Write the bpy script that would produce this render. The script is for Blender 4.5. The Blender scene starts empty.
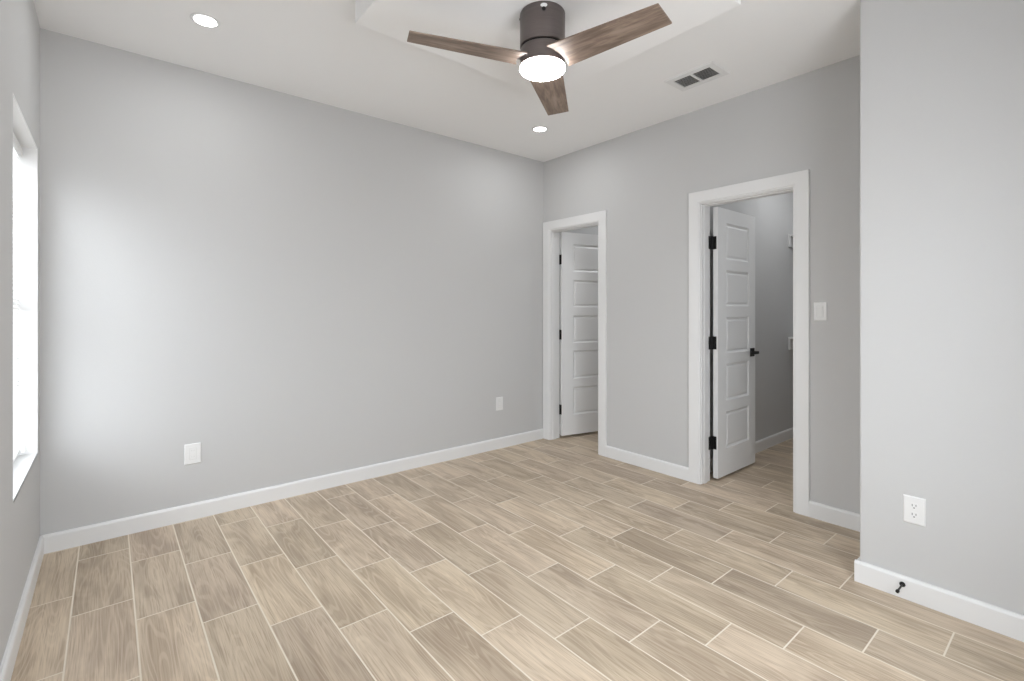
import bpy, bmesh, math, random
from mathutils import Vector, Matrix

random.seed(4)
S = bpy.context.scene
COL = S.collection
PI = math.pi
R = math.radians

# ------------------------------------------------------------------ camera
cam_d = bpy.data.cameras.new('camera')
cam = bpy.data.objects.new('camera', cam_d)
COL.objects.link(cam)
cam.location = (-3.327, -3.518, 1.271)
cam.rotation_euler = (PI / 2, 0, -0.6926)
cam_d.sensor_width = 36.0
cam_d.lens = 486.1 * 36.0 / 1024.0
cam_d.shift_y = -30.5 / 1024.0
cam_d.clip_start = 0.02
S.camera = cam

# ------------------------------------------------------------------ daylight
world = bpy.data.worlds.new('sky')
S.world = world
world.use_nodes = True
bgn = world.node_tree.nodes['Background']
# overcast sky above the horizon, pale sunless ground below it
wt = world.node_tree
wc = wt.nodes.new('ShaderNodeTexCoord')
ws = wt.nodes.new('ShaderNodeSeparateXYZ')
wt.links.new(wc.outputs['Generated'], ws.inputs[0])
wr = wt.nodes.new('ShaderNodeValToRGB')
wt.links.new(ws.outputs[2], wr.inputs[0])
wm = wt.nodes.new('ShaderNodeMapRange')
wt.links.new(ws.outputs[2], wm.inputs[0])
wm.inputs[1].default_value = -0.06
wm.inputs[2].default_value = 0.06
wt.links.new(wm.outputs[0], wr.inputs[0])
wr.color_ramp.elements[0].color = (0.70, 0.72, 0.745, 1)
wr.color_ramp.elements[1].color = (0.885, 0.942, 1.0, 1)
wt.links.new(wr.outputs[0], bgn.inputs['Color'])
bgn.inputs['Strength'].default_value = 6.4


def portal(name, loc, rot, sx, sy):
    """a daylight portal lying in a window opening"""
    l = bpy.data.lights.new(name, 'AREA')
    l.shape = 'RECTANGLE'
    l.size, l.size_y = sx, sy
    l.cycles.is_portal = True
    o = bpy.data.objects.new(name, l)
    COL.objects.link(o)
    o.location = loc
    o.rotation_euler = rot


H = 2.74                      # ceiling height
LX = -3.602                   # window wall
YB = -3.79                    # wall behind the camera
XJ, YJ = -0.6175, -2.804      # corner of the projecting wall
WIN = (-0.936, -0.114, 0.553, 2.083)       # window in view: y0 y1 z0 z1
ADDED_WIN2 = (-3.676, -2.854, 0.553, 2.083)        # unseen twin beside the camera, added for daylight
ADDED_WIN3 = (-2.80, -1.40, 0.565, 2.083)        # unseen window behind the camera, added for daylight: x0 x1 z0 z1
for k, w in enumerate((WIN, ADDED_WIN2)):
    portal('daylight_portal', (LX - 0.16, (w[0] + w[1]) / 2, (w[2] + w[3]) / 2), (0, -PI / 2, 0), w[3] - w[2], w[1] - w[0])
portal('daylight_portal', ((ADDED_WIN3[0] + ADDED_WIN3[1]) / 2, YB - 0.14, (ADDED_WIN3[2] + ADDED_WIN3[3]) / 2), (PI / 2, 0, 0), ADDED_WIN3[1] - ADDED_WIN3[0], ADDED_WIN3[3] - ADDED_WIN3[2])

S.view_settings.view_transform = 'Standard'
S.view_settings.look = 'None'
S.view_settings.exposure = 0.50
S.view_settings.gamma = 1.0
S.view_settings.use_curve_mapping = False
S.cycles.max_bounces = 14
S.cycles.diffuse_bounces = 8
S.cycles.transparent_max_bounces = 16
S.cycles.sample_clamp_indirect = 6.0
S.cycles.use_denoising = True


# ------------------------------------------------------------------ materials
def srgb(r, g, b):
    def c(v):
        v /= 255.0
        return v / 12.92 if v <= 0.04045 else ((v + 0.055) / 1.055) ** 2.4
    return (c(r), c(g), c(b), 1.0)


class NT:
    def __init__(self, name):
        self.m = bpy.data.materials.new(name)
        self.m.use_nodes = True
        self.t = self.m.node_tree
        self.bsdf = self.t.nodes['Principled BSDF']
        self.out = self.t.nodes['Material Output']

    def n(self, kind, **kw):
        nd = self.t.nodes.new(kind)
        for k, v in kw.items():
            setattr(nd, k, v)
        return nd

    def put(self, sock, v):
        if isinstance(v, bpy.types.NodeSocket):
            self.t.links.new(v, sock)
        else:
            sock.default_value = v

    def math(self, op, a, b=None, c=None, clamp=False):
        nd = self.n('ShaderNodeMath', operation=op, use_clamp=clamp)
        self.put(nd.inputs[0], a)
        if b is not None:
            self.put(nd.inputs[1], b)
        if c is not None:
            self.put(nd.inputs[2], c)
        return nd.outputs[0]

    def mix(self, f, a, b, blend='MIX'):
        nd = self.n('ShaderNodeMix', data_type='RGBA', blend_type=blend)
        self.put(nd.inputs[0], f)
        self.put(nd.inputs[6], a)
        self.put(nd.inputs[7], b)
        return nd.outputs[2]

    def maprange(self, v, a, b, c, d, smooth=True):
        nd = self.n('ShaderNodeMapRange')
        if smooth:
            nd.interpolation_type = 'SMOOTHSTEP'
        for i, x in enumerate((v, a, b, c, d)):
            self.put(nd.inputs[i], x)
        return nd.outputs[0]

    def noise(self, vec, scale, detail=4.0, rough=0.55, dist=0.0):
        nd = self.n('ShaderNodeTexNoise')
        self.put(nd.inputs['Vector'], vec)
        nd.inputs['Scale'].default_value = scale
        nd.inputs['Detail'].default_value = detail
        nd.inputs['Roughness'].default_value = rough
        nd.inputs['Distortion'].default_value = dist
        return nd.outputs['Fac']

    def bump(self, h, strength, dist):
        nd = self.n('ShaderNodeBump')
        nd.inputs['Strength'].default_value = strength
        nd.inputs['Distance'].default_value = dist
        self.put(nd.inputs['Height'], h)
        self.t.links.new(nd.outputs[0], self.bsdf.inputs['Normal'])

    def set(self, **kw):
        names = dict(col='Base Color', rough='Roughness', metal='Metallic', spec='Specular IOR Level')
        for k, v in kw.items():
            self.put(self.bsdf.inputs[names[k]], v)
        return self


def plain(name, col, rough=0.5, metal=0.0, bump=None, spec=0.5):
    m = NT(name).set(col=col, rough=rough, metal=metal, spec=spec)
    if bump:
        tc = m.n('ShaderNodeTexCoord')
        f = m.noise(tc.outputs['Object'], bump[0], 3.0)
        m.bump(f, bump[1], bump[2])
    return m.m


M = {}
M['wall'] = plain('grey wall paint', (0.565, 0.564, 0.562, 1), 0.75, bump=(90, 0.12, 0.002), spec=0.25)
M['ceil'] = plain('white ceiling paint', (0.89, 0.89, 0.89, 1), 0.85, bump=(70, 0.12, 0.002), spec=0.2)
M['trim'] = plain('white trim enamel', (0.77, 0.77, 0.77, 1), 0.38, bump=(40, 0.03, 0.001))
M['door'] = plain('white door enamel', (0.80, 0.80, 0.80, 1), 0.42, bump=(60, 0.05, 0.001))
M['plate'] = plain('white plate plastic', (0.78, 0.78, 0.775, 1), 0.35)
M['slot'] = plain('socket slot grey', (0.22, 0.22, 0.22, 1), 0.6)
M['black'] = plain('matt black metal', (0.012, 0.012, 0.012, 1), 0.42, 0.4)
M['vinyl'] = plain('white window vinyl', (0.8, 0.8, 0.8, 1), 0.4)
M['blind'] = plain('white blind slat', (0.82, 0.82, 0.81, 1), 0.45)
M['duct'] = plain('duct grey metal', (0.10, 0.10, 0.10, 1), 0.6, 0.3)
M['louver'] = plain('louver grey enamel', (0.60, 0.60, 0.59, 1), 0.5)  # also stands in for gap shade round the plate inserts


def mat_pewter():
    m = NT('brushed pewter')
    tc = m.n('ShaderNodeTexCoord')
    mp = m.n('ShaderNodeMapping')
    mp.inputs['Scale'].default_value = (1, 1, 60)
    m.put(mp.inputs['Vector'], tc.outputs['Object'])
    f = m.noise(mp.outputs[0], 6, 3)
    c = m.mix(f, (0.125, 0.105, 0.100, 1), (0.205, 0.176, 0.168, 1))
    m.set(col=c, rough=0.38, metal=0.7)
    m.bump(f, 0.08, 0.001)
    return m.m


def mat_emit(name, col, strength):
    m = NT(name)
    m.set(col=(0.9, 0.9, 0.9, 1), rough=0.4)
    m.bsdf.inputs['Emission Color'].default_value = col
    m.bsdf.inputs['Emission Strength'].default_value = strength
    return m.m


def mat_glass():
    m = NT('clear window glass')
    tr = m.n('ShaderNodeBsdfTransparent')
    gl = m.n('ShaderNodeBsdfGlossy')
    gl.inputs['Roughness'].default_value = 0.02
    lw = m.n('ShaderNodeFresnel')
    lw.inputs['IOR'].default_value = 1.45
    mx = m.n('ShaderNodeMixShader')
    # surface reflection once, on the side facing out of the pane
    ge = m.n('ShaderNodeNewGeometry')
    m.put(mx.inputs[0], m.math('MULTIPLY', lw.outputs[0], m.math('SUBTRACT', 1.0, ge.outputs['Backfacing'])))
    m.t.links.new(tr.outputs[0], mx.inputs[1])
    m.t.links.new(gl.outputs[0], mx.inputs[2])
    m.t.links.new(mx.outputs[0], m.out.inputs['Surface'])
    return m.m


def mat_blade():
    """weathered oak veneer, grain along local X"""
    m = NT('weathered oak veneer')
    tc = m.n('ShaderNodeTexCoord')
    mp = m.n('ShaderNodeMapping')
    mp.inputs['Scale'].default_value = (2.2, 16, 16)
    m.put(mp.inputs['Vector'], tc.outputs['Object'])
    f1 = m.noise(mp.outputs[0], 1.6, 6, 0.6, 0.6)
    mp2 = m.n('ShaderNodeMapping')
    mp2.inputs['Scale'].default_value = (6, 160, 160)
    m.put(mp2.inputs['Vector'], tc.outputs['Object'])
    f2 = m.noise(mp2.outputs[0], 1.2, 4, 0.6)
    a = m.maprange(f1, 0.3, 0.7, 0, 1)
    c = m.mix(a, srgb(104, 87, 76), srgb(160, 141, 126))
    c = m.mix(m.maprange(f2, 0.48, 0.72, 0, 0.35), c, srgb(82, 66, 56))
    m.set(col=c, rough=0.5)
    m.bump(f2, 0.15, 0.0008)
    return m.m


def mat_floor():
    """wood-look porcelain planks, 0.2067 x 0.5877 m, third-bond, long side along Y"""
    m = NT('wood look porcelain plank floor')
    tc = m.n('ShaderNodeTexCoord')
    sp = m.n('ShaderNodeSeparateXYZ')
    m.put(sp.inputs[0], tc.outputs['Object'])
    x, y = sp.outputs[0], sp.outputs[1]
    PW, PL = 0.2067, 0.5877
    u = m.math('DIVIDE', m.math('ADD', x, 1.7945), PW)
    col = m.math('FLOOR', u)
    fu = m.math('SUBTRACT', u, col)
    v = m.math('DIVIDE', m.math('ADD', m.math('ADD', y, 1.785), m.math('MULTIPLY', col, PL / 3.0)), PL)
    row = m.math('FLOOR', v)
    fv = m.math('SUBTRACT', v, row)
    du = m.math('MULTIPLY', m.math('MINIMUM', fu, m.math('SUBTRACT', 1.0, fu)), PW)
    dv = m.math('MULTIPLY', m.math('MINIMUM', fv, m.math('SUBTRACT', 1.0, fv)), PL)
    d = m.math('MINIMUM', du, dv)
    grout = m.maprange(d, 0.0021, 0.0036, 1.0, 0.0)
    cv = m.n('ShaderNodeCombineXYZ')
    m.put(cv.inputs[0], col)
    m.put(cv.inputs[1], row)
    wn = m.n('ShaderNodeTexWhiteNoise', noise_dimensions='3D')
    m.put(wn.inputs['Vector'], cv.outputs[0])
    rs = m.n('ShaderNodeSeparateColor')
    m.put(rs.inputs[0], wn.outputs['Color'])
    r1, r2, r3 = rs.outputs[0], rs.outputs[1], rs.outputs[2]

    def coords(sx, sy, ox, oy):
        c = m.n('ShaderNodeCombineXYZ')
        m.put(c.inputs[0], m.math('ADD', m.math('MULTIPLY', x, sx), m.math('MULTIPLY', r1, ox)))
        m.put(c.inputs[1], m.math('ADD', m.math('MULTIPLY', y, sy), m.math('MULTIPLY', r2, oy)))
        m.put(c.inputs[2], m.math('MULTIPLY', r3, 30.0))
        return c.outputs[0]
    broad = m.noise(coords(9, 2.0, 40, 40), 1.0, 3, 0.5, 0.5)       # soft cloudy streaks
    mid = m.noise(coords(42, 1.5, 60, 50), 1.0, 4, 0.55, 0.3)        # cathedral-like figure
    fine = m.noise(coords(230, 4.5, 80, 30), 1.0, 3, 0.6, 0.2)       # fine pores
    # ring lines of the sawn figure
    rings = m.math('SINE', m.math('MULTIPLY', m.math('ADD', m.noise(coords(11.0, 1.1, 33, 21), 1.0, 1, 0.3, 0.0), 0.0), 105.0))
    base = m.mix(m.maprange(broad, 0.36, 0.62, 0, 1), srgb(177, 160, 140), srgb(206, 189, 167))
    base = m.mix(m.maprange(mid, 0.48, 0.72, 0, 0.36), base, srgb(152, 131, 109))
    base = m.mix(m.maprange(fine, 0.45, 0.68, 0, 0.50), base, srgb(150, 130, 110))
    base = m.mix(m.math('MULTIPLY', m.maprange(rings, 0.2, 1.0, 0, 1), 0.26), base, srgb(222, 206, 185))
    tone = m.math('ADD', 0.84, m.math('MULTIPLY', r3, 0.24))
    tn = m.n('ShaderNodeCombineColor')
    m.put(tn.inputs[0], tone)
    m.put(tn.inputs[1], m.math('ADD', tone, m.math('MULTIPLY', r1, -0.012)))
    m.put(tn.inputs[2], m.math('ADD', tone, m.math('MULTIPLY', r2, -0.03)))
    base = m.mix(1.0, base, tn.outputs[0], 'MULTIPLY')
    c = m.mix(grout, base, srgb(226, 216, 200))
    rough = m.math('ADD', m.math('MULTIPLY', grout, 0.35), m.math('ADD', 0.40, m.math('MULTIPLY', fine, 0.12)))
    m.set(col=c, rough=rough, spec=0.4)
    h = m.math('SUBTRACT', m.math('MULTIPLY', fine, 0.08), grout)
    m.bump(h, 0.35, 0.0012)
    return m.m


M['pewter'] = mat_pewter()
M['glass'] = mat_glass()
M['blade'] = mat_blade()
M['floor'] = mat_floor()
M['fanlight'] = mat_emit('fan diffuser glow', (0.97, 0.985, 1.0, 1), 27.0)
M['canlight'] = mat_emit('downlight lens glow', (1.0, 0.99, 0.98, 1), 10.0)


# ------------------------------------------------------------------ mesh helpers
def box(bm, x0, x1, y0, y1, z0, z1):
    vs = [bm.verts.new(p) for p in ((x0, y0, z0), (x1, y0, z0), (x1, y1, z0), (x0, y1, z0),
                                    (x0, y0, z1), (x1, y0, z1), (x1, y1, z1), (x0, y1, z1))]
    fs = [(0, 3, 2, 1), (4, 5, 6, 7), (0, 1, 5, 4), (1, 2, 6, 5), (2, 3, 7, 6), (3, 0, 4, 7)]
    for f in fs:
        bm.faces.new([vs[i] for i in f])
    return vs


def prism(bm, prof, p0, p1, up=(0, 0, 1), caps=True):
    """sweep a closed profile [(across, up)] from p0 to p1"""
    p0, p1, up = Vector(p0), Vector(p1), Vector(up)
    d = (p1 - p0).normalized()
    a = d.cross(up).normalized()
    rings = []
    for p in (p0, p1):
        rings.append([bm.verts.new(p + a * q[0] + up * q[1]) for q in prof])
    n = len(prof)
    for i in range(n):
        bm.faces.new((rings[0][i], rings[0][(i + 1) % n], rings[1][(i + 1) % n], rings[1][i]))
    if caps:
        bm.faces.new(rings[0][::-1])
        bm.faces.new(rings[1])


def lathe(bm, prof, seg=64, mat=None, close=False):
    """revolve [(r, z)] about Z; r == 0 makes a pole"""
    rings = []
    for r, z in prof:
        if r < 1e-6:
            rings.append([bm.verts.new((0, 0, z))])
        else:
            rings.append([bm.verts.new((r * math.cos(2 * PI * k / seg), r * math.sin(2 * PI * k / seg), z)) for k in range(seg)])
    for a, b in zip(rings, rings[1:]):
        for k in range(seg):
            k2 = (k + 1) % seg
            if len(a) == 1:
                bm.faces.new((a[0], b[k], b[k2]))
            elif len(b) == 1:
                bm.faces.new((a[k2], a[k], b[0]))
            else:
                bm.faces.new((a[k2], a[k], b[k], b[k2]))
    if mat is not None:
        vs = [v for r in rings for v in r]
        bmesh.ops.transform(bm, matrix=mat, verts=vs)


def obj(name, bm, mat, parent=None, smooth=False, bevel=0.0, segs=2):
    bmesh.ops.recalc_face_normals(bm, faces=bm.faces)
    me = bpy.data.meshes.new(name)
    bm.to_mesh(me)
    bm.free()
    me.materials.append(mat)
    o = bpy.data.objects.new(name, me)
    COL.objects.link(o)
    if parent:
        o.parent = parent
    if smooth:
        for p in me.polygons:
            p.use_smooth = True
        e = o.modifiers.new('edges', 'EDGE_SPLIT')
        e.split_angle = R(35)
    if bevel:
        b = o.modifiers.new('bevel', 'BEVEL')
        b.width = bevel
        b.segments = segs
        b.limit_method = 'ANGLE'
        b.angle_limit = R(40)
    return o


def tag(o, label, cat, group=None, kind=None):
    o['label'] = label
    o['category'] = cat
    if group:
        o['group'] = group
    if kind:
        o['kind'] = kind
    return o


def empty(name, loc, rot=(0, 0, 0)):
    o = bpy.data.objects.new(name, None)
    COL.objects.link(o)
    o.empty_display_size = 0.1
    o.location = loc
    o.rotation_euler = rot
    return o


def copy_tree(o, parent=None):
    c = o.copy()
    COL.objects.link(c)
    if parent:
        c.parent = parent
    for ch in list(o.children):
        copy_tree(ch, c)
    return c


NB = bmesh.new

# ------------------------------------------------------------------ room shell
XE, XN = 2.47, 0.14            # far east edge / north edge of the slab
bm = NB(); box(bm, LX - 0.15, XE, YB - 0.15, XN, -0.12, 0.0)
tag(obj('floor', bm, M['floor']), 'tan wood-look plank tile floor with pale grout, running through both doorways', 'floor', kind='structure')
bm = NB(); box(bm, LX - 0.15, XE, YB - 0.15, XN, H, H + 0.12)
ceil = tag(obj('ceiling', bm, M['ceil']), 'flat white ceiling around the dropped square panel', 'ceiling', kind='structure')
# dropped square panel the fan hangs from
DP = 0.12
bm = NB(); box(bm, -2.434, -1.175, -2.51, -1.285, H - DP, H + 0.001)
obj('dropped_panel', bm, M['ceil'], ceil, bevel=0.003)

bm = NB(); box(bm, LX, 0.0, 0.0, 0.12, 0, H)
tag(obj('wall_far', bm, M['wall']), 'long light grey wall facing the camera between window and doors', 'wall', kind='structure')

# window wall, the opening in view and the added one
T = 0.15
bm = NB()
ys = [YB - T, ADDED_WIN2[0], ADDED_WIN2[1], WIN[0], WIN[1], 0.12]
for a, b in ((0, 1), (2, 3), (4, 5)):
    box(bm, LX - T, LX, ys[a], ys[b], 0, H)
for w in (WIN, ADDED_WIN2):
    box(bm, LX - T, LX, w[0], w[1], 0, w[2])
    box(bm, LX - T, LX, w[0], w[1], w[3], H)
bmesh.ops.remove_doubles(bm, verts=bm.verts, dist=1e-5)
tag(obj('wall_left', bm, M['wall']), 'light grey wall on the left holding the window', 'wall', kind='structure')

# wall behind the camera
bm = NB()
box(bm, LX, ADDED_WIN3[0], YB - T, YB, 0, H)
box(bm, ADDED_WIN3[1], XE, YB - T, YB, 0, H)
box(bm, ADDED_WIN3[0], ADDED_WIN3[1], YB - T, YB, 0, ADDED_WIN3[2])
box(bm, ADDED_WIN3[0], ADDED_WIN3[1], YB - T, YB, ADDED_WIN3[3], H)
tag(obj('wall_near', bm, M['wall']), 'light grey wall behind the camera', 'wall', kind='structure')

# projecting wall at right
bm = NB(); box(bm, XJ, XE, YB, YJ, 0, H)
tag(obj('wall_right', bm, M['wall'], bevel=0.008, segs=3), 'projecting light grey wall at the right edge, with the duplex outlet', 'wall', kind='structure')

# wall with the two doors
WT = 0.115
D1 = (-0.0085, -0.7976)        # casing outer edges of the corner doorway
D2 = (-1.5801, -2.3834)        # casing outer edges of the closet doorway
CW, CT, ZC = 0.089, 0.018, 2.1353
op = []
for a, b in (D1, D2):
    op.append((a - CW + 0.012, b + CW - 0.012))
ZO = ZC - CW + 0.012
bm = NB()
box(bm, 0, WT, op[0][0], 0.0, 0, H)
box(bm, 0, WT, op[1][0], op[0][1], 0, H)
box(bm, 0, WT, YJ, op[1][1], 0, H)
for a, b in op:
    box(bm, 0, WT, b, a, ZO, H)
tag(obj('wall_doors', bm, M['wall']), 'light grey wall with the two white-cased doorways', 'wall', kind='structure')

# rooms behind the doors
YC = -1.565                    # closet side wall seen past the open door
bm = NB(); box(bm, WT, 2.20, YC, YC + 0.11, 0, H)
tag(obj('wall_partition', bm, M['wall']), 'shaded grey wall inside the closet behind the open door', 'wall', kind='structure')
bm = NB(); box(bm, 2.20, XE, YJ, 0.14, 0, H)
tag(obj('wall_back', bm, M['wall']), 'grey end wall of the closet and the bathroom', 'wall', kind='structure')
bm = NB(); box(bm, WT, 2.20, 0.02, 0.14, 0, H)
tag(obj('wall_bathroom', bm, M['wall']), 'grey side wall behind the corner door', 'wall', kind='structure')

# ------------------------------------------------------------------ baseboards
BH, BT = 0.0964, 0.016
prof = [(0, 0), (BT, 0), (BT, BH - 0.012), (BT - 0.003, BH - 0.004), (BT - 0.008, BH), (0, BH)]


def baseboard(name, runs, label):
    """run from p0 to p1 with the room on the right-hand side of travel"""
    bm = NB()
    for p0, p1 in runs:
        prism(bm, prof, (p0[0], p0[1], 0), (p1[0], p1[1], 0))
    tag(obj(name, bm, M['trim']), label, 'baseboard', kind='structure')


baseboard('baseboard_far', [((LX, 0), (-CT, 0))], 'white baseboard along the long wall')
baseboard('baseboard_left', [((LX, YB), (LX, 0))], 'white baseboard under the window')
baseboard('baseboard_doors', [((0, D1[1]), (0, D2[0])), ((0, D2[1]), (0, YJ))], 'white baseboard between and beside the two door casings')
baseboard('baseboard_right', [((XJ, YJ + BT), (XJ, YB)), ((0, YJ), (XJ, YJ))], 'white baseboard on the projecting wall, with the black doorstop')
baseboard('baseboard_near', [((XJ, YB), (LX, YB))], 'white baseboard behind the camera')
baseboard('baseboard_closet', [((WT + 0.02, YC), (2.20, YC)), ((2.20, YC), (2.20, YJ))], 'white baseboard inside the closet')
baseboard('baseboard_bathroom', [((WT + 0.02, 0.02), (2.20, 0.02)), ((2.20, 0.02), (2.20, YC + 0.11))], 'white baseboard behind the corner door')

# ------------------------------------------------------------------ door casings and jambs


def casing(name, a, b, label):
    """a > b are the outer y edges; the frame is casing both sides, jamb and stop"""
    root = empty(name, (0, (a + b) / 2, 0))
    tag(root, label, 'door frame', kind='structure')
    cy = (a + b) / 2

    def side(x0, x1, nm):
        bm = NB()
        # mitred frame as three swept boards
        zi, zo = ZC - CW, ZC
        ao, ai, bi, bo = a - cy, a - CW - cy, b + CW - cy, b - cy
        out = [(ao, 0), (ao, zo), (bo, zo), (bo, 0)]
        inn = [(ai, 0), (ai, zi), (bi, zi), (bi, 0)]
        ls = []
        s = -1 if x1 < x0 else 1
        # profile: outer edge thick, eased inner edge
        for pts_t in ((0.0, 0.0), (0.0, 1.0), (0.86, 0.92), (0.90, 0.70), (1.0, 0.62), (1.0, 0.0)):
            t, h = pts_t
            ls.append([bm.verts.new((x0 + (x1 - x0) * h, o[0] * (1 - t) + i[0] * t, o[1] * (1 - t) + i[1] * t)) for o, i in zip(out, inn)])
        n = len(ls)
        for k in range(n):
            p, q = ls[k], ls[(k + 1) % n]
            for j in range(3):
                bm.faces.new((p[j], p[j + 1], q[j + 1], q[j]))
        bm.faces.new([l[0] for l in ls])
        bm.faces.new([l[3] for l in ls][::-1])
        obj(nm, bm, M['trim'], root, bevel=0.0012)
    side(0, -CT, 'casing')
    side(WT, WT + CT, 'casing')
    # jamb lining with its door stop
    ja, jb, jz = a - CW - 0.006 - cy, b + CW + 0.006 - cy, ZC - CW - 0.006
    bm = NB()
    for s, j in ((1, ja), (-1, jb)):
        box(bm, 0, WT, min(j, j + s * 0.018), max(j, j + s * 0.018), 0, jz + 0.018)
    box(bm, 0, WT, jb, ja, jz, jz + 0.018)
    obj('jamb', bm, M['trim'], root, bevel=0.001)
    bm = NB()
    box(bm, 0.022, 0.060, ja - 0.008, ja, 0, jz)
    box(bm, 0.022, 0.060, jb, jb + 0.008, 0, jz)
    box(bm, 0.022, 0.060, jb + 0.008, ja - 0.008, jz - 0.008, jz)
    obj('stop_moulding', bm, M['trim'], root, bevel=0.002)
    return root


f1 = casing('trim_1', D1[0], D1[1], 'white door casing in the room corner, around the door that is nearly hidden')
f2 = casing('trim_2', D2[0], D2[1], 'white door casing around the closet doorway beside the light switch')

# ------------------------------------------------------------------ doors


def panel_face(bm, W, Z0, Z1, y, s):
    """one moulded face of a five panel door; s = outward direction in y"""
    xs = (0.130, W - 0.112)
    pz = [(0.223, 0.501), (0.585, 0.865), (0.942, 1.216), (1.300, 1.572), (1.655, 1.930)]

    def quad(x0, x1, z0, z1):
        vs = [bm.verts.new(p) for p in ((x0, y, z0), (x1, y, z0), (x1, y, z1), (x0, y, z1))]
        bm.faces.new(vs)
    quad(0, xs[0], Z0, Z1)
    quad(xs[1], W, Z0, Z1)
    zz = [Z0] + [v for p in pz for v in p] + [Z1]
    for k in range(0, len(zz), 2):
        quad(xs[0], xs[1], zz[k], zz[k + 1])
    steps = [(0.0, 0.0), (0.004, -0.0045), (0.014, -0.0105), (0.019, -0.0105), (0.030, -0.0045)]
    for z0, z1 in pz:
        rings = []
        for i, d in steps:
            rings.append([bm.verts.new(p) for p in ((xs[0] + i, y + s * d, z0 + i), (xs[1] - i, y + s * d, z0 + i),
                                                    (xs[1] - i, y + s * d, z1 - i), (xs[0] + i, y + s * d, z1 - i))])
        for p, q in zip(rings, rings[1:]):
            for j in range(4):
                bm.faces.new((p[j], p[(j + 1) % 4], q[(j + 1) % 4], q[j]))
        bm.faces.new(rings[-1])


DT = 0.035


def make_door(name, hinge, ang, W, label, g, Z0, Z1, lever=True):
    """hinge pin at 'hinge', leaf along local +X, its visible face towards local -Y"""
    root = empty(name, (hinge[0], hinge[1], 0), (0, 0, ang))
    tag(root, label, 'door', kind='structure')
    y0, y1 = -0.004 - DT, -0.004
    bm = NB()
    panel_face(bm, W, Z0, Z1, y0, -1)
    panel_face(bm, W, Z0, Z1, y1, 1)
    for q in (((0, y0, Z0), (0, y1, Z0), (0, y1, Z1), (0, y0, Z1)), ((W, y0, Z0), (W, y1, Z0), (W, y1, Z1), (W, y0, Z1)),
              ((0, y0, Z0), (W, y0, Z0), (W, y1, Z0), (0, y1, Z0)), ((0, y0, Z1), (W, y0, Z1), (W, y1, Z1), (0, y1, Z1))):
        bm.faces.new([bm.verts.new(p) for p in q])
    bmesh.ops.translate(bm, vec=(g, 0, 0), verts=bm.verts)
    bmesh.ops.remove_doubles(bm, verts=bm.verts, dist=1e-5)
    # flat shading, normals are oriented by hand-free recalculation
    leaf = obj('door_leaf', bm, M['door'], root)
    for z in (1.772, 1.026, 0.282):
        bm = NB()
        lathe(bm, [(0, -0.050), (0.0090, -0.049), (0.0090, 0.049), (0, 0.050)], 16)
        hz = obj('hinge', bm, M['black'], root, smooth=True)
        hz.location = (0, 0, z)
        bm = NB()
        box(bm, g - 0.0030, g - 0.0001, y0 + 0.010, 0.0, -0.048, 0.048)
        box(bm, 0.0, g, -0.006, -0.003, -0.048, 0.048)       # leaf screwed to the door edge
        obj('hinge_plate', bm, M['black'], hz)
        # leaf on the jamb: bent back by the opening angle
        bm = NB()
        box(bm, -0.040, 0.0, 0.0, 0.0040, -0.048, 0.048)
        bmesh.ops.rotate(bm, cent=(0, 0, 0), matrix=Matrix.Rotation(-ang, 3, 'Z'), verts=bm.verts)
        obj('hinge_plate', bm, M['black'], hz)
    if lever:
        for s, yy in ((-1, y0), (1, y1)):
            bm = NB()
            box(bm, -0.032, 0.032, min(0, s * 0.009), max(0, s * 0.009), -0.034, 0.034)
            hd = obj('door_handle', bm, M['black'], root, bevel=0.002)
            hd.location = (g + W - 0.062, yy, 0.928)
            bm = NB()
            lathe(bm, [(0, 0.0), (0.011, 0.0), (0.011, 0.052), (0, 0.052)], 20, Matrix.Rotation(PI / 2 if s < 0 else -PI / 2, 4, 'X'))
            box(bm, -0.112, 0.012, min(s * 0.040, s * 0.054), max(s * 0.040, s * 0.054), -0.011, 0.011)
            obj('lever', bm, M['black'], hd, bevel=0.002)
    return root


make_door('door_1', (0.125, -0.0955), R(-13.4), 0.595, 'white five-panel door standing open in the corner doorway', 0.008, 0.026, 2.043)
make_door('door_2', (0.134, -1.681), R(0.0), 0.616, 'white five-panel door open to the closet, with a black lever', 0.012, 0.020, 2.036)

# ------------------------------------------------------------------ windows


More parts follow.
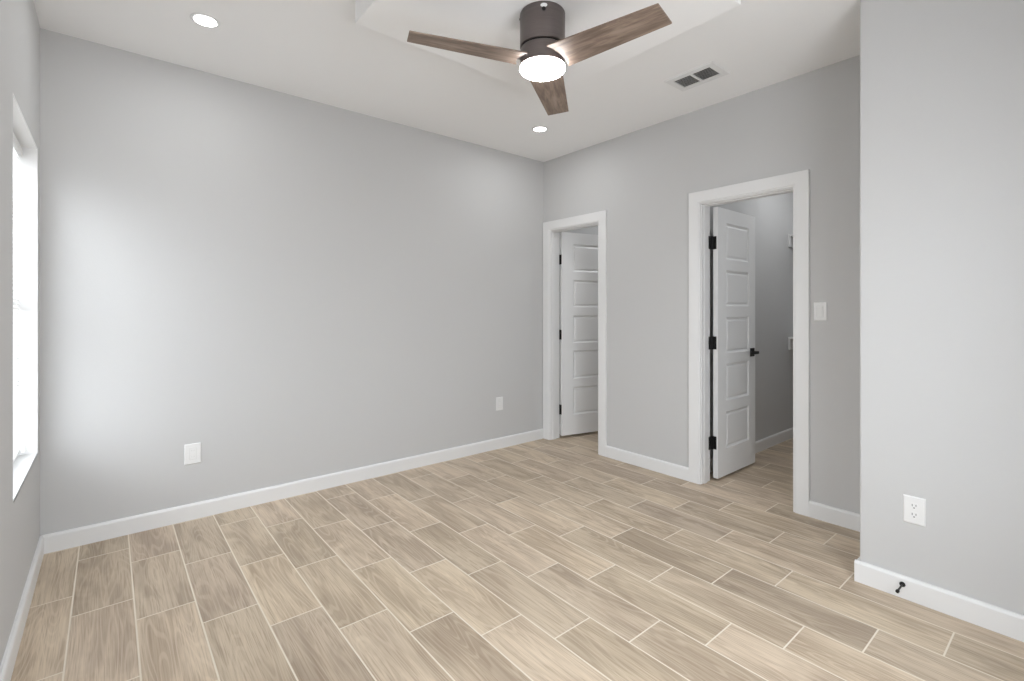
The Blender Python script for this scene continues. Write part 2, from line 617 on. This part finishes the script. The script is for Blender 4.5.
def window(name, w, axis, wallp, label):
    """single-hung vinyl window; local X along the wall, local -Y into the room"""
    a0, a1, z0, z1 = w
    W, Hh = a1 - a0, z1 - z0
    if axis == 'L':
        root = empty(name, (wallp, (a0 + a1) / 2, z0), (0, 0, PI / 2))
    else:
        root = empty(name, ((a0 + a1) / 2, wallp, z0), (0, 0, PI))
    tag(root, label, 'window', kind='structure')
    # painted reveal: white returns lining the opening
    bm = NB()
    t = 0.006
    box(bm, -W / 2, -W / 2 + t, 0.0, 0.145, 0, Hh)
    box(bm, W / 2 - t, W / 2, 0.0, 0.145, 0, Hh)
    box(bm, -W / 2, W / 2, 0.0, 0.145, Hh - t, Hh)
    obj('window_reveal', bm, M['vinyl'], root)
    bm = NB(); box(bm, -W / 2, W / 2, 0.0, 0.145, -0.008, 0.002)
    obj('window_sill', bm, M['trim'], root, bevel=0.002)
    f = 0.045
    fy0, fy1 = 0.112, 0.145
    bm = NB()
    box(bm, -W / 2 + t, -W / 2 + f, fy0, fy1, t, Hh - t)
    box(bm, W / 2 - f, W / 2 - t, fy0, fy1, t, Hh - t)
    box(bm, -W / 2 + f, W / 2 - f, fy0, fy1, t, f)
    box(bm, -W / 2 + f, W / 2 - f, fy0, fy1, Hh - f, Hh - t)
    fr = obj('window_frame', bm, M['vinyl'], root, bevel=0.002)
    bm = NB(); box(bm, -W / 2 + f, W / 2 - f, fy0 - 0.006, fy1 - 0.006, Hh / 2 - 0.022, Hh / 2 + 0.022)
    obj('meeting_rail', bm, M['vinyl'], fr, bevel=0.002)
    for zz in ((f, Hh / 2 - 0.022), (Hh / 2 + 0.022, Hh - f)):
        bm = NB(); box(bm, -W / 2 + f, W / 2 - f, 0.127, 0.131, zz[0], zz[1])
        obj('pane', bm, M['glass'], fr)
    return root


window('window_1', WIN, 'L', LX, 'white window in the left wall, seen edge-on behind its blind')
window('added_window_2', ADDED_WIN2, 'L', LX, 'unseen white window beside the camera, added for daylight')
window('added_window_3', ADDED_WIN3, 'B', YB, 'unseen white window behind the camera, added for daylight')

# horizontal blind of the window in view
W = WIN[1] - WIN[0] - 0.02
bl = empty('window_blind', (LX - 0.052, (WIN[0] + WIN[1]) / 2, WIN[2] + 0.012), (0, 0, PI / 2))
tag(bl, 'white horizontal slat blind hanging inside the left window', 'blind')
Hb = WIN[3] - WIN[2] - 0.012 - 0.012
bm = NB(); box(bm, -W / 2, W / 2, 0.008, 0.036, Hb - 0.030, Hb + 0.004)
obj('headrail', bm, M['blind'], bl, bevel=0.0015)
bm = NB(); box(bm, -W / 2, W / 2, 0.0, 0.004, Hb - 0.040, Hb - 0.006)
obj('valance', bm, M['blind'], bl, bevel=0.001)
bm = NB()
n = 66
pitch = (Hb - 0.045 - 0.035) / (n - 1)
sprof = []
for k in range(7):
    t = -1 + 2 * k / 6
    sprof.append((t * 0.0125, 0.0018 * (1 - t * t) + 0.0005 + t * 0.0078))
for k in range(6, -1, -1):
    t = -1 + 2 * k / 6
    sprof.append((t * 0.0125, 0.0018 * (1 - t * t) - 0.0005 + t * 0.0078))
for i in range(n):
    z = 0.035 + i * pitch
    prism(bm, [(-(p[0]), p[1]) for p in sprof], (-W / 2 + 0.004, 0.022, z), (W / 2 - 0.004, 0.022, z))
obj('slats', bm, M['blind'], bl)
bm = NB(); box(bm, -W / 2 + 0.003, W / 2 - 0.003, 0.008, 0.036, 0.006, 0.020)
obj('bottom_rail', bm, M['blind'], bl, bevel=0.003)
for xx in (-W / 2 + 0.12, W / 2 - 0.12):
    bm = NB()
    for yy in (0.0085, 0.0355):
        box(bm, xx - 0.001, xx + 0.001, yy - 0.0006, yy + 0.0006, 0.02, Hb - 0.05)
    obj('ladder_cord', bm, M['blind'], bl)
bm = NB()
lathe(bm, [(0, 0), (0.004, 0.002), (0.0035, 0.62), (0, 0.625)], 10, Matrix.Translation((-W / 2 + 0.09, -0.006, Hb - 0.70)))
obj('tilt_wand', bm, M['blind'], bl, smooth=True)
bm = NB()
lathe(bm, [(0, 0), (0.009, 0.0), (0.011, 0.012), (0.006, 0.034), (0, 0.036)], 16, Matrix.Translation((W / 2 - 0.045, -0.008, 0.012)))
obj('cord_tassel', bm, M['blind'], bl, smooth=True)

added_blind = copy_tree(bl)  # unseen blind, added to cut the daylight reaching the projecting wall
added_blind.location.y = (ADDED_WIN2[0] + ADDED_WIN2[1]) / 2
added_blind['label'] = 'unseen white horizontal slat blind added to dim the window beside the camera'

# ------------------------------------------------------------------ ceiling fan
FX, FY, ZP = -1.802, -1.898, H - DP
fan = empty('ceiling_fan', (FX, FY, ZP))
tag(fan, 'three-blade ceiling fan with pewter body, oak blades and lit round diffuser', 'ceiling fan')
bm = NB()
lathe(bm, [(0, 0), (0.101, 0), (0.1025, -0.003), (0.1025, -0.150), (0.100, -0.153), (0, -0.153)], 96)
can = obj('canopy', bm, M['pewter'], fan, smooth=True)
# reset button and set screws on the canopy
ang = math.atan2(-3.518 - FY, -3.327 - FX)
bm = NB()
lathe(bm, [(0, 0), (0.0150, 0.0), (0.0150, 0.0035), (0.0135, 0.0045), (0, 0.0045)], 24)
bmesh.ops.scale(bm, vec=(1, 0.55, 1), verts=bm.verts)
bt = obj('receiver_window', bm, M['plate'], can, smooth=True)
bt.rotation_euler = (PI / 2, 0, ang + PI / 2)
bt.location = (0.1015 * math.cos(ang + 0.06), 0.1015 * math.sin(ang + 0.06), -0.020)
bm = NB()
lathe(bm, [(0, 0), (0.0085, 0.0), (0.0085, 0.005), (0, 0.005)], 20)
bt = obj('screw', bm, M['black'], can, smooth=True)
bt.rotation_euler = (PI / 2, 0, ang + PI / 2)
bt.location = (0.1015 * math.cos(ang + 0.06), 0.1015 * math.sin(ang + 0.06), -0.036)
bm = NB()
lathe(bm, [(0, 0), (0.004, 0.0), (0.004, 0.004), (0, 0.004)], 16)
bt = obj('screw', bm, M['pewter'], can, smooth=True)
a2 = ang - R(86)
bt.rotation_euler = (PI / 2, 0, a2 + PI / 2)
bt.location = (0.1015 * math.cos(a2), 0.1015 * math.sin(a2), -0.022)
bm = NB()
lathe(bm, [(0, -0.153), (0.094, -0.153), (0.094, -0.160), (0, -0.160)], 64)
obj('shadow_gap', bm, M['black'], fan, smooth=True)
# the rotating part hangs a touch out of level
rotor = empty('rotor', (0, 0, 0))
rotor.parent = fan
bm = NB()
lathe(bm, [(0, 0.058), (0.097, 0.058), (0.1005, 0.055), (0.1015, 0.03), (0.102, -0.022), (0.099, -0.024), (0, -0.024)], 96)
mh = obj('motor_housing', bm, M['pewter'], fan, smooth=True)
ZB = 2.402 - ZP
mh.location = (0, 0, ZB)
bm = NB()
RD = 0.1035
pr = [(0, -0.012), (RD - 0.002, -0.012), (RD, -0.014), (RD, -0.020)]
for k in range(1, 8):
    t = k / 8 * PI / 2
    pr.append((RD - 0.020 + 0.020 * math.cos(t), -0.020 - 0.013 * math.sin(t)))
pr += [(0.06, -0.0345), (0, -0.0355)]
lathe(bm, pr, 96)
lg = obj('light_diffuser', bm, M['fanlight'], fan, smooth=True)
lg.location = (0, 0, ZB - 0.012)
COL.objects.unlink(rotor)
bpy.data.objects.remove(rotor)

TX, TY = -0.020, 0.039          # slight sag of the blade plane (slope in x, y)
tiltm = Matrix.Rotation(math.atan(TY), 4, 'X') @ Matrix.Rotation(-math.atan(TX), 4, 'Y')


def blade_mesh():
    bm = NB()
    th = 0.006
    n = 28
    top, bot = [], []
    x1, w0, w1 = 0.598, 0.083, 0.060
    out = []
    xr = 0.094
    # straight leading and trailing edges, squared tip, concave root that hugs the housing
    m_ = 16
    for k in range(m_ + 1):
        t = -1 + 2 * k / m_
        out.append((xr + 0.020 * (1 - t * t), -t * w0))     # root, from +w0 to -w0
    def edge(s, rev):
        pts = []
        for k in range(1, n):
            t = k / n
            pts.append((xr + (x1 - xr) * t, s * (w0 + (w1 - w0) * t)))
        return pts[::-1] if rev else pts
    out += edge(-1, False)
    out += [(x1 - 0.002, -w1), (x1, -w1 + 0.002), (x1, w1 - 0.002), (x1 - 0.002, w1)]
    out += edge(1, True)
    up = [bm.verts.new((p[0], p[1], th / 2)) for p in out]
    dn = [bm.verts.new((p[0], p[1], -th / 2)) for p in out]
    bm.faces.new(up)
    bm.faces.new(dn[::-1])
    L = len(out)
    for i in range(L):
        bm.faces.new((up[i], dn[i], dn[(i + 1) % L], up[(i + 1) % L]))
    return bm


for k in range(3):
    b = obj('blade', blade_mesh(), M['blade'], fan, bevel=0.0008, segs=1)
    a = 0.654 + k * 2 * PI / 3
    b.matrix_local = Matrix.Translation((-0.004, 0.003, ZB)) @ tiltm @ Matrix.Rotation(a, 4, 'Z') @ Matrix.Rotation(-0.151, 4, 'X')
    # blade iron reaching from the housing to the blade
    bm = NB()
    box(bm, 0.085, 0.150, -0.030, 0.030, 0.003, 0.007)
    br = obj('blade_bracket', bm, M['pewter'], b, bevel=0.0015)

# ------------------------------------------------------------------ recessed downlights
can = empty('recessed_light', (-2.950, -0.627, H))
tag(can, 'round recessed ceiling light, lit, nearest the window corner', 'ceiling light', 'recessed ceiling lights')
bm = NB()
lathe(bm, [(0.050, 0.004), (0.050, -0.003), (0.053, -0.0055), (0.063, -0.0035), (0.0655, 0.0), (0.0655, 0.004), (0.050, 0.004)], 64)
obj('trim_ring', bm, M['trim'], can, smooth=True)
bm = NB()
lathe(bm, [(0.0502, 0.003), (0.0502, -0.0015), (0.03, -0.0025), (0, -0.003)], 64)
obj('lens', bm, M['canlight'], can, smooth=True)
ld = bpy.data.lights.new('downlight', 'AREA')
ld.shape = 'DISK'
ld.size = 0.095
ld.energy = 2.4
ld.color = (0.96, 0.98, 1.0)
lo = bpy.data.objects.new('bulb', ld)
COL.objects.link(lo)
lo.parent = can
lo.location = (0, 0, -0.006)
for (x, y), lab in (((-0.633, -0.627), 'round recessed ceiling light, lit, above the corner doorway beyond the fan'),
                    ((-2.950, -3.16), 'added round recessed ceiling light above the camera, out of view')):
    c = copy_tree(can)  # the copy above the camera is unseen, added to light the room
    c.location = (x, y, H)
    c['label'] = lab

# unseen lamp added to brighten the room behind the corner door
c = copy_tree(can)
c.location = (1.1, -0.75, H)
c['label'] = 'unseen round recessed ceiling light added to brighten the room behind the corner door'
added_light = ld.copy()
added_light.energy = 5.5
for ch in c.children:
    if ch.type == 'LIGHT':
        ch.data = added_light
c = copy_tree(can)  # unseen closet lamp, added to lift the dim interior
c.location = (1.35, -2.25, H)
c['label'] = 'unseen round recessed ceiling light added to brighten the closet'
for ch in c.children:
    if ch.type == 'LIGHT':
        ch.data = added_light

# ------------------------------------------------------------------ ceiling register
vx0, vx1, vy0, vy1 = -0.588, -0.364, -2.068, -1.738
vt = empty('air_vent', ((vx0 + vx1) / 2, (vy0 + vy1) / 2, H))
tag(vt, 'white rectangular ceiling air register with two dark louvered openings', 'air vent')
hx, hy = (vx1 - vx0) / 2, (vy1 - vy0) / 2
ix, iy = 0.068, 0.120
bm = NB()
# bevelled flange ring
ringv = []
for ax, ay, z in ((hx, hy, 0.0), (hx - 0.006, hy - 0.006, -0.007), (ix + 0.003, iy + 0.003, -0.009), (ix, iy, -0.006), (ix, iy, 0.0)):
    ringv.append([bm.verts.new(p) for p in ((-ax, -ay, z), (ax, -ay, z), (ax, ay, z), (-ax, ay, z))])
for p, q in zip(ringv, ringv[1:]):
    for j in range(4):
        bm.faces.new((p[j], p[(j + 1) % 4], q[(j + 1) % 4], q[j]))
box(bm, -ix, ix, -0.007, 0.007, -0.008, -0.001)
obj('vent_frame', bm, M['trim'], vt)
bm = NB(); box(bm, -ix, ix, -iy, iy, -0.0012, -0.0002)
obj('vent_backing', bm, M['duct'], vt)
bm = NB()
for s in (-1, 1):
    y0, y1 = (0.007, iy) if s > 0 else (-iy, -0.007)
    for k in range(9):
        x = -ix + 0.006 + k * 0.0150
        prism(bm, [(-0.004, -0.0068), (0.0035, -0.0018), (0.0045, -0.0022), (-0.003, -0.0075)], (x, y0, 0), (x, y1, 0))
obj('louvers', bm, M['louver'], vt)

# ------------------------------------------------------------------ plates on the walls


def plate_at(name, loc, rz, w, h, label, cat, kind):
    """local X along the wall, local -Y out of the wall"""
    root = empty(name, loc, (0, 0, rz))
    tag(root, label, cat)
    bm = NB()
    rr = []
    for i, d in ((0.0, 0.0), (0.0, -0.0025), (0.0045, -0.0062)):
        a, b = w / 2 - i, h / 2 - i
        rr.append([bm.verts.new(p) for p in ((-a, d, -b), (a, d, -b), (a, d, b), (-a, d, b))])
    for p, q in zip(rr, rr[1:]):
        for j in range(4):
            bm.faces.new((p[j], p[(j + 1) % 4], q[(j + 1) % 4], q[j]))
    bm.faces.new(rr[-1])
    bm.faces.new(rr[0])
    obj('wall_plate', bm, M['plate'], root, bevel=0.0008)
    if kind == 'duplex':
        for s in (1, -1):
            bm = NB()
            lathe(bm, [(0, 0.0), (0.0165, 0.0), (0.0165, 0.0018), (0, 0.0018)], 32)
            for v in bm.verts:
                v.co.y = max(-0.0125, min(0.0125, v.co.y))
            bmesh.ops.rotate(bm, cent=(0, 0, 0), matrix=Matrix.Rotation(PI / 2, 3, 'X'), verts=bm.verts)
            bmesh.ops.translate(bm, vec=(0, -0.006, 0), verts=bm.verts)
            so = obj('socket', bm, M['plate'], root)
            so.location = (0, 0, s * 0.0195)
            bm = NB()
            box(bm, -0.0080, -0.0050, -0.0083, -0.0077, -0.0015, 0.0085)
            obj('slot', bm, M['slot'], so)
            bm = NB()
            box(bm, 0.0050, 0.0080, -0.0083, -0.0077, -0.0005, 0.0080)
            obj('slot', bm, M['slot'], so)
            bm = NB()
            lathe(bm, [(0, 0), (0.0030, 0), (0.0030, 0.0006), (0, 0.0006)], 12,
                  Matrix.Translation((0, -0.0077, -0.0075)) @ Matrix.Rotation(PI / 2, 4, 'X'))
            obj('ground_hole', bm, M['slot'], so)
        bm = NB()
        lathe(bm, [(0, 0), (0.003, 0), (0.003, 0.001), (0, 0.0013)], 12, Matrix.Translation((0, -0.0061, 0)) @ Matrix.Rotation(PI / 2, 4, 'X'))
        obj('screw', bm, M['plate'], root)
    else:
        # rectangular insert: rocker paddle or decorator receptacle
        bm = NB()
        box(bm, -0.0180, 0.0180, -0.0066, -0.0055, -0.0347, 0.0347)  # grey border round the insert, its colour standing in for gap shade
        obj('insert_gap_shade', bm, M['louver'], root)
        bm = NB()
        box(bm, -0.0168, 0.0168, -0.0078, -0.0055, -0.0335, 0.0335)
        ins = obj('rocker' if kind == 'rocker' else 'receptacle', bm, M['plate'], root, bevel=0.001)
        bm = NB()
        if kind == 'rocker':
            vs = box(bm, -0.0135, 0.0135, -0.0085, -0.0075, -0.0295, 0.0295)
            for v in vs:
                if v.co.z > 0 and v.co.y < -0.008:
                    v.co.y -= 0.003
            obj('paddle', bm, M['plate'], ins, bevel=0.0006)
        else:
            for s in (1, -1):
                z = s * 0.018
                box(bm, -0.0070, -0.0050, -0.0082, -0.0077, z - 0.001, z + 0.007)
                obj('slot', bm, M['louver'], ins)
                bm = NB()
                box(bm, 0.0050, 0.0070, -0.0082, -0.0077, z - 0.001, z + 0.006)
                obj('slot', bm, M['louver'], ins)
                bm = NB()
            bm.free()
    return root


plate_at('wall_outlet', (-2.933, 0, 0.397), 0, 0.086, 0.124, 'white outlet on the long grey wall, left one nearer the window', 'outlet', 'decor')
plate_at('wall_outlet', (-0.560, 0, 0.409), 0, 0.080, 0.122, 'white outlet on the long grey wall, right one nearer the corner doorway', 'outlet', 'decor')
plate_at('wall_outlet', (XJ, -3.0065, 0.396), -PI / 2, 0.078, 0.120, 'white duplex outlet on the projecting right wall above the doorstop', 'outlet', 'duplex')
plate_at('light_switch', (0, -2.442, 1.262), -PI / 2, 0.072, 0.114, 'white rocker light switch right of the closet doorway', 'light switch', 'rocker')

# ------------------------------------------------------------------ doorstop on the right baseboard
ds = empty('door_stop', (XJ - BT, -2.968, 0.062), (0, -PI / 2, 0))
tag(ds, 'small black rigid doorstop on the baseboard of the projecting wall', 'doorstop')
bm = NB()
lathe(bm, [(0, 0), (0.0110, 0), (0.0110, 0.003), (0.008, 0.008), (0.0042, 0.010), (0, 0.010)], 28)
obj('flange', bm, M['black'], ds, smooth=True)
bm = NB()
lathe(bm, [(0, 0.008), (0.0036, 0.008), (0.0036, 0.078), (0, 0.078)], 16)
obj('rod', bm, M['black'], ds, smooth=True)
bm = NB()
lathe(bm, [(0, 0.076), (0.0062, 0.076), (0.0070, 0.079), (0.0070, 0.088), (0.005, 0.091), (0, 0.092)], 24)
obj('rubber_tip', bm, M['black'], ds, smooth=True)

# ------------------------------------------------------------------ closet shelving seen at the edge of the doorway
for z, lab in ((2.00, 'upper white closet shelf with black rod, just visible past the open door'),
               (0.985, 'lower white closet shelf with black rod, just visible past the open door')):
    sh = empty('closet_shelf', (2.20, YC, z))
    tag(sh, lab, 'shelf', 'closet shelves')
    bm = NB(); box(bm, -0.36, 0, -1.20, 0, 0.0, 0.018)
    obj('shelf_board', bm, M['trim'], sh, bevel=0.001)
    bm = NB(); box(bm, -0.36, 0, -0.018, 0, -0.105, 0)
    box(bm, -0.018, 0, -1.20, -0.018, -0.089, 0)
    obj('cleat', bm, M['trim'], sh, bevel=0.001)
    bm = NB()
    lathe(bm, [(0, 0), (0.016, 0), (0.016, 1.17), (0, 1.17)], 20, Matrix.Translation((-0.27, -0.020, -0.060)) @ Matrix.Rotation(PI / 2, 4, 'X'))
    obj('hanging_rod', bm, M['black'], sh, smooth=True)
